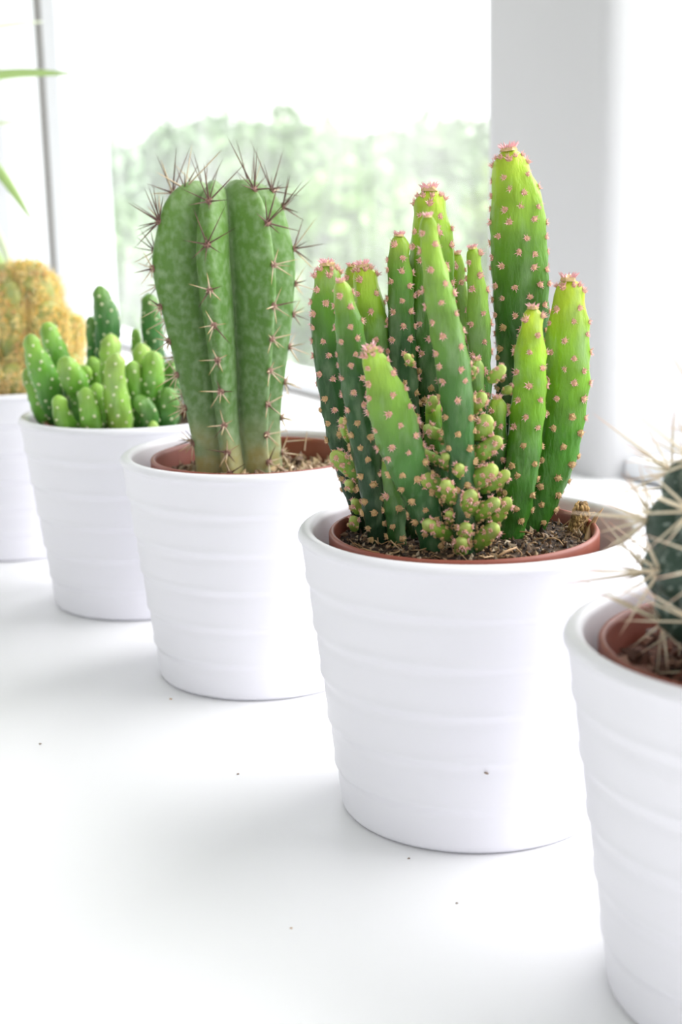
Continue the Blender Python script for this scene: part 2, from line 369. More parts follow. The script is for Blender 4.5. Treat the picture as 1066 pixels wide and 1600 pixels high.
# ------------------------------------------------------------------ stems
def catmull(P, n):
    P = [np.array(p, float) for p in P]; P = [2 * P[0] - P[1]] + P + [2 * P[-1] - P[-2]]
    out = []; m = len(P) - 3
    for k in range(n):
        u = k / (n - 1) * m; i = min(int(u), m - 1); t = u - i
        a, b, c, d = P[i:i + 4]
        out.append(0.5 * ((2 * b) + (-a + c) * t + (2 * a - 5 * b + 4 * c - d) * t * t + (-a + 3 * b - 3 * c + d) * t ** 3))
    return out
def lerpc(stops, t):
    for (a, ca), (b, cb) in zip(stops, stops[1:]):
        if t <= b:
            f = (t - a) / (b - a) if b > a else 0; f = min(max(f, 0), 1)
            return tuple(x + (y - x) * f for x, y in zip(ca, cb))
    return stops[-1][1]
class Stem: pass
def build_stem(name, parent, pts, radii, stops, L0, flat=0.75, seed=0, knob=0.05, spacing=0.006, base=Vector((0, 0, 0)), NR_=42, NA=26, material=None, twist=0.0, label=None):
    """pts tip-first world points, radii per point (first ignored); returns areole positions"""
    st = Stem(); P = catmull([tuple(p) + (r,) for p, r in zip(pts, [radii[1] * 0.97] + list(radii[1:]))], 200)
    # resample by arc length
    L = [0]
    for a, b in zip(P, P[1:]): L.append(L[-1] + np.linalg.norm((b - a)[:3]))
    tot = L[-1]
    ss = [tot * (1 - math.cos(min(1, i / (NR_ * 0.22)) * PI / 2)) * 0.10 if i < NR_ * 0.22 else tot * (0.10 + 0.90 * (i / (NR_ - 1) - 0.22 * NR_ / (NR_ - 1)) / (1 - 0.22 * NR_ / (NR_ - 1))) for i in range(NR_)]
    ss = sorted(ss)
    L = np.array(L); PA = np.array(P)
    smp = np.array([[np.interp(s, L, PA[:, j]) for j in range(4)] for s in ss])
    r1 = smp[:, 3].copy(); tipl = min(radii[1] * 1.5, tot * 0.5)
    def prof(s):
        if s >= tipl: return 1.0
        x = 1 - s / tipl; return math.sqrt(max(0, 1 - x ** 2.2))
    rng_s = np.random.default_rng(seed)
    frames = []
    for i in range(NR_):
        p = Vector(smp[i, :3]); a = Vector(smp[max(0, i - 1), :3]); b = Vector(smp[min(NR_ - 1, i + 1), :3])
        t = (b - a).normalized(); v = (p - O).normalized(); side = t.cross(v).normalized()
        if twist: side = Matrix.Rotation(twist * i / NR_, 3, t) @ side
        dep = side.cross(t).normalized()
        if dep.dot(v) > 0: dep = -dep
        frames.append((p, t, side, dep))
    # areole grid
    ars = []
    row = 0; s = spacing * 0.75
    while s < tot - 0.002:
        i = np.interp(s, ss, range(NR_)); j = int(min(NR_ - 1, round(i)))
        r = np.interp(s, ss, r1) * prof(s); per = 2 * PI * r * (1 + flat) / 2
        n = max(3, round(per / (spacing * 1.05)))
        for k in range(n):
            a = 2 * PI * (k + (0.5 if row % 2 else 0)) / n + rng_s.normal() * 0.13; ars.append((s + rng_s.normal() * spacing * 0.12, a))
        s += spacing * 0.82 * (0.9 + 0.2 * rng_s.random()); row += 1
    def surf(s, a, bumpy=True):
        i = min(max(np.interp(s, ss, range(NR_)), 0), NR_ - 1.001); j = int(i); f = i - j
        p = frames[j][0].lerp(frames[j + 1][0], f); sd1 = frames[j][2].lerp(frames[j + 1][2], f); dp = frames[j][3].lerp(frames[j + 1][3], f)
        r = np.interp(s, ss, r1) * prof(s)
        n1 = noise.noise(Vector((math.cos(a) * 1.4, math.sin(a) * 1.4, s * 90)) + Vector((seed * 3.1, 0, 0)))
        r *= 1 + knob * n1 * 1.2
        return p + sd1 * (math.cos(a) * r) + dp * (math.sin(a) * r * flat), p
    V = []; Co = []
    ar_np = np.array(ars) if ars else np.zeros((0, 2))
    for i in range(NR_):
        s = ss[i]
        for k in range(NA):
            a = 2 * PI * k / NA; q, c = surf(s, a)
            r = max(1e-6, (q - c).length)
            b = 0
            if len(ar_np):
                da = (a - ar_np[:, 1] + PI) % (2 * PI) - PI
                dd = ((s - ar_np[:, 0]) / (spacing * 0.33)) ** 2 + (da * r / (spacing * 0.33)) ** 2
                b = float(np.exp(-dd).sum())
            q = q + (q - c).normalized() * b * min(spacing * 0.12, r * 0.2)
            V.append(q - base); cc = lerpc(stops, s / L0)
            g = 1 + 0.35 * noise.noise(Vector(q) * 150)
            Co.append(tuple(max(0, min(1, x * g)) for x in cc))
    Fc = []
    for i in range(NR_ - 1):
        for k in range(NA):
            k2 = (k + 1) % NA; Fc.append((i * NA + k, i * NA + k2, (i + 1) * NA + k2, (i + 1) * NA + k))
    Fc.append(tuple(reversed(range(NA)))); Fc.append(tuple((NR_ - 1) * NA + k for k in range(NA)))
    me = mesh(name, V, Fc, material or M_stem, Co)
    bm = bmesh.new(); bm.from_mesh(me); bmesh.ops.recalc_face_normals(bm, faces=bm.faces[:]); bm.to_mesh(me); bm.free()
    st.obj = link(name, me, parent); st.tot = tot
    if label: st.obj['label'] = label
    st.areoles = []; st.surf = surf
    for (s, a) in ars:
        q, c = surf(s, a); q2, _ = surf(s + 0.0008, a)
        tt = (q2 - q).normalized(); q3, _ = surf(s, a + 0.05); ta = (q3 - q).normalized()
        nr = tt.cross(ta).normalized()
        if nr.dot(q - c) < 0: nr = -nr
        st.areoles.append((q + nr * min(spacing * 0.05, 0.0004), nr, s / tot, s))
    st.tip = frames[0][0]; st.tdir = -frames[1][1]
    return st

def areole_mesh(name, seed, c_base, c_sp, nsp=8, splen=1.0, dome=0.6):
    """unit-radius woolly cushion with short bristles, +Z outward"""
    rg = np.random.default_rng(seed); V, Fc, Co = [], [], []
    V.append((0, 0, dome)); Co.append(s2l(c_base))
    for (r, z) in ((0.5, dome * 0.8), (0.85, dome * 0.35), (0.9, -0.2)):
        for k in range(8):
            a = 2 * PI * k / 8 + rg.normal() * 0.1; j = 0.8 + 0.4 * rg.random()
            V.append((r * j * math.cos(a), r * j * math.sin(a), z * (0.8 + 0.4 * rg.random()))); g = 0.7 + 0.5 * rg.random()
            Co.append(tuple(min(1, x * g) for x in s2l(c_base)))
    for k in range(8):
        k2 = (k + 1) % 8; Fc.append((0, 1 + k, 1 + k2))
        for i in range(2): Fc.append((1 + i * 8 + k, 9 + i * 8 + k, 9 + i * 8 + k2, 1 + i * 8 + k2))
    for k in range(nsp):
        a = 2 * PI * k / nsp + rg.normal() * 0.3; tl = 0.25 + 0.8 * rg.random()
        d = Vector((math.cos(a) * math.sin(tl), math.sin(a) * math.sin(tl), math.cos(tl))); l = splen * (0.6 + 0.6 * rg.random())
        b0 = Vector((math.cos(a), math.sin(a), 0)) * 0.45; x = d.orthogonal().normalized(); y = d.cross(x); b = len(V); rr = 0.22
        for q in range(3):
            V.append(b0 + x * rr * math.cos(q * 2.09) + y * rr * math.sin(q * 2.09) + d * 0.1)
        V.append(b0 + d * (0.3 + l))
        for q in range(3): Fc.append((b + q, b + (q + 1) % 3, b + 3))
        g = 0.8 + 0.4 * rg.random(); Co += [tuple(min(1, v * g) for v in s2l(c_sp))] * 4
    return mesh(name, V, Fc, M_col, Co, smooth=False)
def place(name, me, parent, P, nrm, size, base, spin=0.0, size2=None):
    o = link(name, me, parent)
    q = nrm.to_track_quat('Z', 'Y') @ Matrix.Rotation(spin, 3, 'Z').to_quaternion()
    o.rotation_mode = 'QUATERNION'; o.rotation_quaternion = q; o.location = P - base
    o.scale = (size, size, size2 if size2 else size)
    return o
def join_inst(name, items, parent, base):
    """many placed copies of small meshes joined into one stuff mesh: items = (mesh, P, nrm, size, size2)"""
    V, Fc, Co = [], [], []
    cache = {}
    for (me, P, nrm, sz, sz2, spin) in items:
        if me.name not in cache:
            cols = np.empty(len(me.vertices) * 4, dtype=np.float32); me.color_attributes['col'].data.foreach_get('color', cols)
            cache[me.name] = ([v.co.copy() for v in me.vertices], [tuple(p.vertices) for p in me.polygons], cols.reshape(-1, 4)[:, :3])
        vs0, fs0, cs0 = cache[me.name]; q = (nrm.to_track_quat('Z', 'Y') @ Matrix.Rotation(spin, 3, 'Z').to_quaternion()).to_matrix(); b = len(V)
        for v in vs0: V.append(q @ Vector((v.x * sz, v.y * sz, v.z * sz2)) + P - base)
        Fc += [tuple(b + i for i in f) for f in fs0]; Co += [tuple(c) for c in cs0]
    o = mesh_obj(name, V, Fc, M_col, parent, Co, smooth=False); o['kind'] = 'stuff'; return o

AR_PINK = [areole_mesh('areole', 10 + i, (208, 162, 130), (246, 190, 190), 12, 1.1) for i in range(4)]
AR_TAN = [areole_mesh('areole', 20 + i, (196, 162, 112), (226, 184, 150), 11, 0.8, 0.8) for i in range(4)]
AR_WHITE = [areole_mesh('areole', 30 + i, (226, 226, 190), (236, 232, 200), 5, 0.4, 0.7) for i in range(3)]
TUFT = [areole_mesh('tip_tuft', 40 + i, (210, 180, 130), (248, 190, 196), 26, 0.7, 0.5) for i in range(3)]
PALE_BUD = None

def toward(P): return (O - P).normalized()

# ================================================================== D: pink-dotted cactus
ZD = 0.0957
baseD = Vector(POS['D'] + (0,))
D = empty('potted_cactus', baseD); tag(D, 'tall cluster of flat green finger stems dotted with pink tufts, in brown inner pot', 'cactus')
offD = (-0.0028, 0.0)
RD = nursery(D, 0.1002, offD, ZD, M_soil, mound=0.0008)
chips(D, offD, RD, ZD, 1500, 0.0020, [(136, 106, 78), (96, 72, 52), (160, 134, 104), (50, 38, 30), (66, 50, 38), (180, 162, 138), (44, 32, 26)], seed=3, mound=0.0008)
fibres(D, offD, RD, ZD, 90, 0.012, [(178, 140, 98), (150, 112, 76), (196, 164, 124)], seed=5)
G = lambda *c: s2l(c)
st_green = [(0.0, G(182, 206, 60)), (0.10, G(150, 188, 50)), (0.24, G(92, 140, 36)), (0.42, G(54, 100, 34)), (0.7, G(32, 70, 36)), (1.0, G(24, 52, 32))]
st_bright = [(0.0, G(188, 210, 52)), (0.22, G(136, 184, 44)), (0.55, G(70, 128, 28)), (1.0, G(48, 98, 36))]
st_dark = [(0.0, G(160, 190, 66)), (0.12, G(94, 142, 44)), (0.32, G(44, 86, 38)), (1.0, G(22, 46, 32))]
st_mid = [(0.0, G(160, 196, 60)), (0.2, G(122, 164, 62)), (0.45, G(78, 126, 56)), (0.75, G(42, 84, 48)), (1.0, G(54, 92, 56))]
# tip-first (px, py, half width px); then (base depth offset, tip depth offset), colour, flatness, spacing
def baseY(py, z=ZD):
    return at_z(700, py, z).y
SD = [
 ([(795,232),(799,270,29),(808,320,40),(812,390,43),(814,470,41),(814,550,38),(808,640,34),(796,740,28),(784,818,22)], .006, st_green, .62),
 ([(889,435),(889,472,25),(887,520,33),(887,580,34),(882,640,34),(868,710,33),(848,770,29),(826,834,20)], .004, st_bright, .50),
 ([(833,480),(831,510,17),(829,560,24),(826,630,26),(819,700,26),(810,770,24),(797,845,17)], .006, st_bright, .62),
 ([(668,336),(671,370,13),(679,420,18),(692,490,23),(706,560,26),(712,610,25),(717,680,22),(723,760,18),(727,868,14)], -.004, st_mid, .8),
 ([(671,294),(672,330,25),(675,380,33),(674,440,35),(672,520,34),(672,600,30),(676,700,26),(684,816,20)], .0, st_green, .6),
 ([(714,395),(716,430,10),(721,480,14),(724,540,15),(724,620,14),(722,812,12)], .004, st_mid, .8),
 ([(624,366),(624,400,15),(626,450,19),(629,540,20),(634,640,21),(642,740,19),(648,822,15)], .002, st_dark, .8),
 ([(511,411),(512,440,20),(510,490,23),(514,550,23),(522,620,22),(535,690,21),(555,760,19),(574,828,15)], -.002, st_dark, .65),
 ([(532,438),(537,468,14),(545,505,20),(551,550,22),(559,610,23),(570,690,22),(582,760,20),(592,848,16)], -.006, st_dark, .8),
 ([(566,413),(571,440,18),(578,480,23),(588,530,23),(596,600,22),(602,700,20),(606,818,16)], .0, st_green, .7),
 ([(549,414),(550,440,10),(553,480,12),(560,560,12),(575,816,12)], .006, st_green, .9),
 ([(578,544),(587,572,20),(599,602,28),(610,640,34),(624,690,34),(642,740,30),(662,790,25),(680,862,18)], -.012, st_mid, .6),
 ([(738,386),(742,420,11),(746,460,15),(749,530,17),(751,620,16),(748,720,15),(744,826,12)], .0, st_mid, .8),
 ([(676,622),(677,648,12),(681,690,15),(691,740,14),(704,840,12)], -.006, st_dark, .9),
 ([(777,620),(777,650,14),(775,700,16),(769,760,15),(762,838,12)], -.003, st_dark, .9),
 ([(640,640),(640,680,14),(645,740,17),(650,842,14)], .0, st_dark, .9),
 ([(612,700),(612,730,14),(616,780,16),(622,852,13)], -.002, st_dark, .9),
 ([(745,560),(746,600,10),(744,700,12),(740,838,11)], -.003, st_dark, .9),
]
allar = []
for i, (pp, dyt, stops, fl) in enumerate(SD):
    Yb = baseY(pp[-1][1]); n = len(pp); y0 = pp[0][1]; y1 = pp[-1][1]
    pts = []; rad = []
    for q in pp:
        f = (y1 - q[1]) / (y1 - y0); P = at(q[0], q[1], Yb + dyt * f); pts.append(P); rad.append((q[2] if len(q) > 2 else 0) * ppm(P))
    pts.append(pts[-1] + (pts[-1] - pts[-2]).normalized() * 0.007); rad.append(rad[-1] * 0.85)
    Lm = sum((a - b).length for a, b in zip(pts, pts[1:]))
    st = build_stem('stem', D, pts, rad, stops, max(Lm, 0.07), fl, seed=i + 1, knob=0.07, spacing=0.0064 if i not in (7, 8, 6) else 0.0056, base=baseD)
    tuft = place('tip_tuft', TUFT[i % 3], st.obj, st.tip - st.tdir * 0.0003, st.tdir, max(0.0017, min(0.0032, rad[1] * 0.62)), baseD, i); tuft['label'] = 'pink bristly tip tuft'
    for q_ in range(7):
        for s_ in ((0.45,) if rad[1] > 0.004 else ()):
            ang = 2 * PI * (q_ + s_) / 7 + random.uniform(-.2, .2); sq = rad[1] * s_; P, c_ = st.surf(sq, ang)
            nn = (P - c_).normalized().lerp(st.tdir, 0.5).normalized()
            allar.append((2, st.obj, (random.choice(AR_PINK), P, nn, random.uniform(.0008, .0010), 0.0015, random.random() * 6)))
    big = [a_ for a_ in st.areoles if a_[3] < rad[1] * 1.3]
    for (P, nr, v, s) in big:
        allar.append((2, st.obj, (random.choice(AR_PINK), P, nr.lerp(st.tdir, 0.4).normalized(), 0.00125, 0.0017, random.random() * 6)))
    for (P, nr, v, s) in st.areoles:
        if P.z < ZD + 0.002 or s < rad[1] * 1.3: continue
        low = v > 0.42 + 0.1 * random.random()
        sz = random.uniform(0.00092, 0.00125) * (1.2 if low else 1.0) * (0.9 if v < .08 else 1)
        allar.append((nr.dot(toward(P)), st.obj, (random.choice(AR_TAN if low else AR_PINK), P, nr, sz, sz, random.random() * 6)))
# buds: crop coordinates -> px  (x/2.132+460, y/2.132+540), base -> tip, half width, depth in front of stem base
BUD = [((232,440),(122,358),30,-.004),((610,300),(650,235),36,-.004),((585,385),(690,308),28,-.006),((565,472),(676,405),32,-.010),((635,478),(716,420),22,-.006),
       ((510,505),(404,425),36,-.010),((530,520),(500,455),26,-.016),((580,560),(590,485),29,-.013),((600,570),(682,515),26,-.010),((655,598),(718,508),24,-.006),
       ((595,672),(678,598),28,-.010),((530,640),(430,588),24,-.012),((572,650),(570,596),24,-.014),((560,716),(555,658),24,-.013),((550,450),(550,398),20,-.013),
       ((505,405),(505,362),19,-.012),((490,388),(418,350),17,-.008),((285,440),(312,372),22,-.003),((252,500),(250,445),18,-.006),((210,552),(200,512),17,-.004),
       ((505,312),(432,268),19,-.004),((178,310),(156,240),15,-.004),((655,112),(702,70),20,-.004),((585,215),(636,160),26,-.002),((690,520),(690,450),18,-.004),
       ((200,610),(196,570),17,-.004),((190,480),(178,450),15,-.006),((915,330),(935,300),15,0.0),((450,215),(470,170),18,-.004),((700,155),(722,140),16,-.003),((520,590),(515,555),14,-.013),
       ((390,60),(372,30),14,-.003),((590,110),(598,70),13,-.004),((600,270),(580,240),13,-.005)]
st_bud = [(0.0, G(176, 192, 100)), (0.4, G(132, 168, 66)), (1.0, G(82, 126, 54))]
for i, (b, t, hw, dy) in enumerate(BUD):
    bx, by = b[0] / 2.132 + 460, b[1] / 2.132 + 540; tx, ty = t[0] / 2.132 + 460, t[1] / 2.132 + 540; h = hw / 2.132
    # base depth: just in front of the stems standing there
    Y0 = baseY(min(866, max(836, 840 + (bx - 590) * 0.12 if bx < 780 else 836))) + dy * 0.7
    if i == 27: Y0 = baseY(834) + .002
    P0 = at(bx, by, Y0); P1 = at(tx, ty, Y0 + dy * 0.5 - 0.003)
    k = ppm(P0); pts = [P1, P1.lerp(P0, 0.28), P1.lerp(P0, 0.6), P0, P0 + (P0 - P1) * 0.15]
    if min(p.z for p in pts) < ZD - 0.001:
        dz = ZD - 0.001 - min(p.z for p in pts)
        for p in pts: p.z += dz * 0.6
    st = build_stem('bud', D, pts, [0, h * k * 0.88, h * k, h * k * 0.8, h * k * 0.5], st_bud, 0.016, 0.85, seed=60 + i, knob=0.08, spacing=0.0030, base=baseD, NR_=18, NA=16)
    for (P, nr, v, s) in st.areoles:
        if v > 0.85: continue
        sz = random.uniform(0.0006, 0.00085) * (1.25 if v < 0.3 else 0.95)
        allar.append((nr.dot(toward(P)) * 0.6, st.obj, (random.choice(AR_PINK if v < 0.3 else AR_TAN), P, nr, sz, sz, random.random() * 6)))
allar.sort(key=lambda a: -a[0])
vis = [a for a in allar if a[0] > -0.3]
random.shuffle(vis); vis.sort(key=lambda a: -a[2][3] - (1 if a[0] > 1.5 else 0))
for k, (d_, par, it) in enumerate(vis[:300]):
    place('areole', it[0], par, it[1], it[2], it[3], baseD, it[5], it[4])
rest = vis[300:] + [a for a in allar if a[0] <= -0.3]
join_inst('areoles', [a[2] for a in rest], D, baseD)
# dried stub, thorny scraps in D
P = at(905, 832, 0.523); V, Fc, Co = [], [], []
stub = [at(902, 842, 0.505), at(903, 828, 0.505), at(905, 808, 0.505), at(910, 793, 0.505), at(913, 784, 0.505)]
tube([p - baseD for p in stub], [0.0036, 0.0034, 0.0031, 0.0022, 0.0012], 16, V, Fc)
V2 = []
for v in V:
    V2.append(v + (v - (stub[2] - baseD)).normalized() * 0.0007 * noise.noise(v * 700))
o = mesh_obj('dried_stub', V2, Fc, mat('dry_husk', (158, 128, 84), 0.9, noise_c=(104, 78, 48), noise_s=500, bump=1, bump_s=700), D); o['label'] = 'short shrivelled brown stub'
rg = np.random.default_rng(8); V, Fc = [], []
for k in range(90):
    f = rg.random(); c = stub[0].lerp(stub[3], f) - baseD; a = rg.random() * 2 * PI; rr = 0.0031 * (1 - 0.35 * f)
    q = c + Vector((math.cos(a), math.sin(a), 0)) * rr
    tube([q, q + Vector((math.cos(a) * 0.0006, math.sin(a) * 0.0006, 0.001)), q + Vector((math.cos(a) * 0.0002, math.sin(a) * 0.0004, 0.0020))], [0.0007, 0.0006, 0.0002], 4, V, Fc)
o = mesh_obj('husk_scales', V, Fc, mat('husk_scale', (190, 156, 104), 0.9), D); o['kind'] = 'stuff'
M_straw = mat('straw', (196, 160, 122), 0.7)
def straw(lst, r, name='straw'):
    V, Fc = [], []; tube([p - baseD for p in lst], r, 6, V, Fc); return mesh_obj(name, V, Fc, M_straw, D)
straw([at_z(917, 845, ZD), at(922, 826, 0.50), at(933, 806, 0.498), at(943, 794, 0.497)], [0.0011, 0.0010, 0.0007, 0.0001], 'dry_thorn')
straw([at_z(880, 822, ZD + .001), at(903, 803, 0.512), at(930, 800, 0.511)], [0.0002, 0.0002, 0.0001])
straw([at_z(893, 836, ZD + .001), at(914, 815, 0.498), at(930, 800, 0.497)], [0.0002, 0.0002, 0.0001])
straw([at_z(775, 872, ZD + .001), at_z(790, 862, ZD + .003), at_z(806, 856, ZD + .003), at_z(815, 864, ZD + .001)], [0.0005, 0.0005, 0.0004, 0.0002])
straw([at_z(780, 866, ZD - .001), at_z(779, 852, ZD + .003)], [0.0003, 0.0001])
straw([at_z(806, 822, ZD + .004), at_z(812, 812, ZD + .0075), at_z(815, 822, ZD + .004), at_z(812, 832, ZD + .001)], [0.0004, 0.0009, 0.0006, 0.0002])

# ================================================================== C: ribbed column cactus
baseC = Vector(POS['C'] + (0,)); ZC = 0.0895
Cc = empty('potted_cactus', baseC); tag(Cc, 'single thick ribbed green column cactus with long dark spines, in terracotta inner pot', 'cactus')
RC = nursery(Cc, 0.0998, (0.0, 0.0), ZC, M_soil)
chips(Cc, (0, 0), RC, ZC + 0.001, 700, 0.0042, [(186, 160, 128), (160, 132, 104), (206, 186, 158), (120, 96, 76)], 0.7, seed=12)
YC = 0.655; RIDGE = [math.radians(a) for a in (-6, 47, 96, 148, 200, 250, 300)]
curve = [(2, 305), (14, 296), (30, 283), (48, 282), (66, 289), (82, 302), (94, 320), (102, 342), (109, 370), (114, 405), (113, 440), (107, 480), (95, 547), (83, 615), (75, 669), (72, 705), (72, 742)]
cx_at = lambda y: np.interp(y, [280, 400, 480, 547, 615, 669, 733], [343, 345, 352, 357, 361, 365, 372])
mC = ppm(at(350, 500, YC))
def axisC(y): return at(cx_at(y), y, YC)
cc = catmull([(a, b, 0) for a, b in curve], 90)
def fC(th):
    R = sorted([a % (2 * PI) for a in RIDGE]); th %= 2 * PI
    R2 = [R[-1] - 2 * PI] + R + [R[0] + 2 * PI]
    for a, b in zip(R2, R2[1:]):
        if a <= th <= b:
            x = min(th - a, b - th) / ((b - a) / 2); return x, (b - a)
    return 0, 1
rightC = Vector((1, 0, 0)); frontC = Vector((0, -1, 0))
def surfC(r, y, th, x=None):
    x = fC(th)[0] if x is None else x
    c = max(0.0, 1 - (math.sqrt(x * x + 0.035) - 0.187) / (math.sqrt(1.035) - 0.187)); pr = 0.42 + 0.58 * c ** 0.8
    low = min(1, max(0, (y - 600) / 150)); pr = pr + (1 - pr) * 0.12 * low
    topness = max(0, 1 - r / 100) if y < 330 else 0
    yy = y + 26 * (1 - c) * topness
    P = axisC(yy) + (rightC * math.sin(th) + frontC * math.cos(th)) * (r * pr * mC)
    n1 = noise.noise(Vector((math.sin(th) * 2, math.cos(th) * 2, y / 60))); return P + (rightC * math.sin(th) + frontC * math.cos(th)) * n1 * 0.0006
NAc = 168; V = []; Co = []
for (r, y, _) in cc:
    for k in range(NAc):
        th = 2 * PI * k / NAc; x = fC(th)[0]; P = surfC(r, y, th, x); V.append(P - baseC)
        t = (y - 280) / 460
        col = lerpc([(0, G(112, 146, 78)), (0.12, G(94, 138, 50)), (0.45, G(76, 120, 36)), (0.75, G(80, 120, 50)), (0.88, G(132, 158, 112)), (1, G(156, 170, 136))], t)
        # paler wax in the furrows, corky patches near the foot
        g = 0.35 * x ** 3 * 0.5
        nz = noise.noise(P * 90 + Vector((5, 0, 0)))
        if t > 0.8:
            k2_ = min(1, max(0, (nz + 0.15) * 3)) * min(1, (t - 0.8) * 8); col = tuple(a + (b - a) * k2_ for a, b in zip(col, G(168, 160, 104)))
        wx = G(190, 205, 178); col = tuple(a + (b - a) * g for a, b in zip(col, wx))
        Co.append(col)
N_ = len(cc); Fc = [(i * NAc + k, i * NAc + (k + 1) % NAc, (i + 1) * NAc + (k + 1) % NAc, (i + 1) * NAc + k) for i in range(N_ - 1) for k in range(NAc)]
Fc.append(tuple(reversed(range(NAc)))); Fc.append(tuple((N_ - 1) * NAc + k for k in range(NAc)))
me = mesh('stem', V, Fc, M_column, Co)
bm = bmesh.new(); bm.from_mesh(me); bmesh.ops.recalc_face_normals(bm, faces=bm.faces[:]); bm.to_mesh(me); bm.free()
stemC = link('stem', me, Cc)
def spine_mesh(name, stops, n=5):
    V, Fc, Co = [], [], []; zs = [0, 0.12, 0.35, 0.6, 0.85, 1.0]; rs = [1.3, 1.0, 0.85, 0.62, 0.32, 0.06]
    tube([(0.03 * math.sin(z * 3), 0, z) for z in zs], [1] * 6, n, V, Fc)
    for i, z in enumerate(zs):
        for k in range(n):
            v = V[i * n + k]; V[i * n + k] = Vector((math.cos(2 * PI * k / n) * rs[i], math.sin(2 * PI * k / n) * rs[i], z)); Co.append(lerpc(stops, z))
    return mesh(name, V, Fc, M_col, Co)
SP_DARK = spine_mesh('spine', [(0, G(120, 80, 72)), (0.25, G(84, 62, 58)), (0.6, G(120, 92, 74)), (0.8, G(90, 66, 58)), (1, G(70, 48, 44))])
SP_TAN = spine_mesh('spine', [(0, G(190, 168, 150)), (0.5, G(222, 204, 172)), (0.85, G(206, 172, 120)), (1, G(150, 108, 80))])
SP_CREAM = spine_mesh('spine', [(0, G(220, 180, 150)), (0.12, G(234, 218, 190)), (0.7, G(236, 224, 198)), (1, G(214, 158, 136))])
AR_C = [areole_mesh('areole', 50 + i, (150, 112, 100), (186, 160, 146), 7, 0.9, 0.6) for i in range(3)]
ylist = {0: [313, 377, 445, 498, 551, 600, 652, 694, 726], 1: [297, 348, 411, 474, 524, 573, 625, 672, 714], 2: [300, 326, 392, 446, 494, 545, 600, 655, 710],
         3: [305, 350, 420, 500, 600], 4: [305, 350, 420, 500, 600], 5: [300, 345, 392, 446, 500, 560, 620, 690], 6: [293, 343, 414, 473, 526, 578, 630, 685]}
spin_items = []
for ri, ys in ylist.items():
    th = RIDGE[ri]
    for y in ys:
        # find r on outer curve
        ky = [(q[1], q[0]) for q in cc if q[0] > 40]; ky.sort(); r = np.interp(y, [a for a, b in ky], [b for a, b in ky])
        if y < 296: r = 58
        P = surfC(r, y, th, 0.0)
        P2 = surfC(np.interp(y + 8, [a for a, b in ky], [b for a, b in ky]), y + 8, th, 0.0)
        tan = (P2 - P).normalized(); side = (rightC * math.cos(th) - frontC * math.sin(th)).normalized(); nr = side.cross(tan)
        if nr.dot(rightC * math.sin(th) + frontC * math.cos(th)) < 0: nr = -nr
        nr.normalize(); upv = -tan
        a = place('areole', random.choice(AR_C), stemC, P + nr * 0.0002, nr, 0.0017, baseC, random.random() * 6) if ri in (0, 1, 2, 5, 6) else None
        top = max(0, 1 - (y - 290) / 150)
        nrad = 7 if y < 400 else 5
        for k in range(nrad + 1):
            if k == nrad: d = nr * 1.0 + upv * (0.9 * top - 0.25) + side * random.uniform(-.3, .3); l = random.uniform(0.008, 0.012) + 0.009 * top
            else:
                an = 2 * PI * (k + 0.3) / nrad + random.uniform(-.25, .25); d = side * math.cos(an) + upv * (math.sin(an) + 0.35 * top) + nr * random.uniform(0.35, 0.8); l = random.uniform(0.0055, 0.0115) * (1 + 0.6 * top)
                if top > 0.3 and math.sin(an) > 0.2: l *= 1.45
            d.normalize(); me_ = SP_DARK if (top > 0.25 and random.random() < 0.85) or random.random() < 0.15 else SP_TAN
            spin_items.append((0 if a is None else 1, stemC if a is None else a, (me_, P, d, random.uniform(0.00028, 0.00042), l, random.random() * 6)))
# spines belong to the stem (thing > stem > spine)
spin_items.sort(key=lambda t: -t[0])
for (_, par, it) in spin_items[:300]:
    place('spine', it[0], stemC, it[1], it[2], it[3], baseC, it[5], it[4])
join_inst('spines', [it for (_, par, it) in spin_items[300:]], Cc, baseC)
# fallen spines on the soil of C
for a_, b_ in (((448, 690), (492, 686)), ((476, 704), (480, 672)), ((282, 728), (281, 718))):
    P = at(a_[0], a_[1], 0.665); Q = at(b_[0], b_[1], 0.665); d = (Q - P); o = place('fallen_spine', SP_TAN, Cc, P, d.normalized(), 0.0003, baseC, 0, d.length)

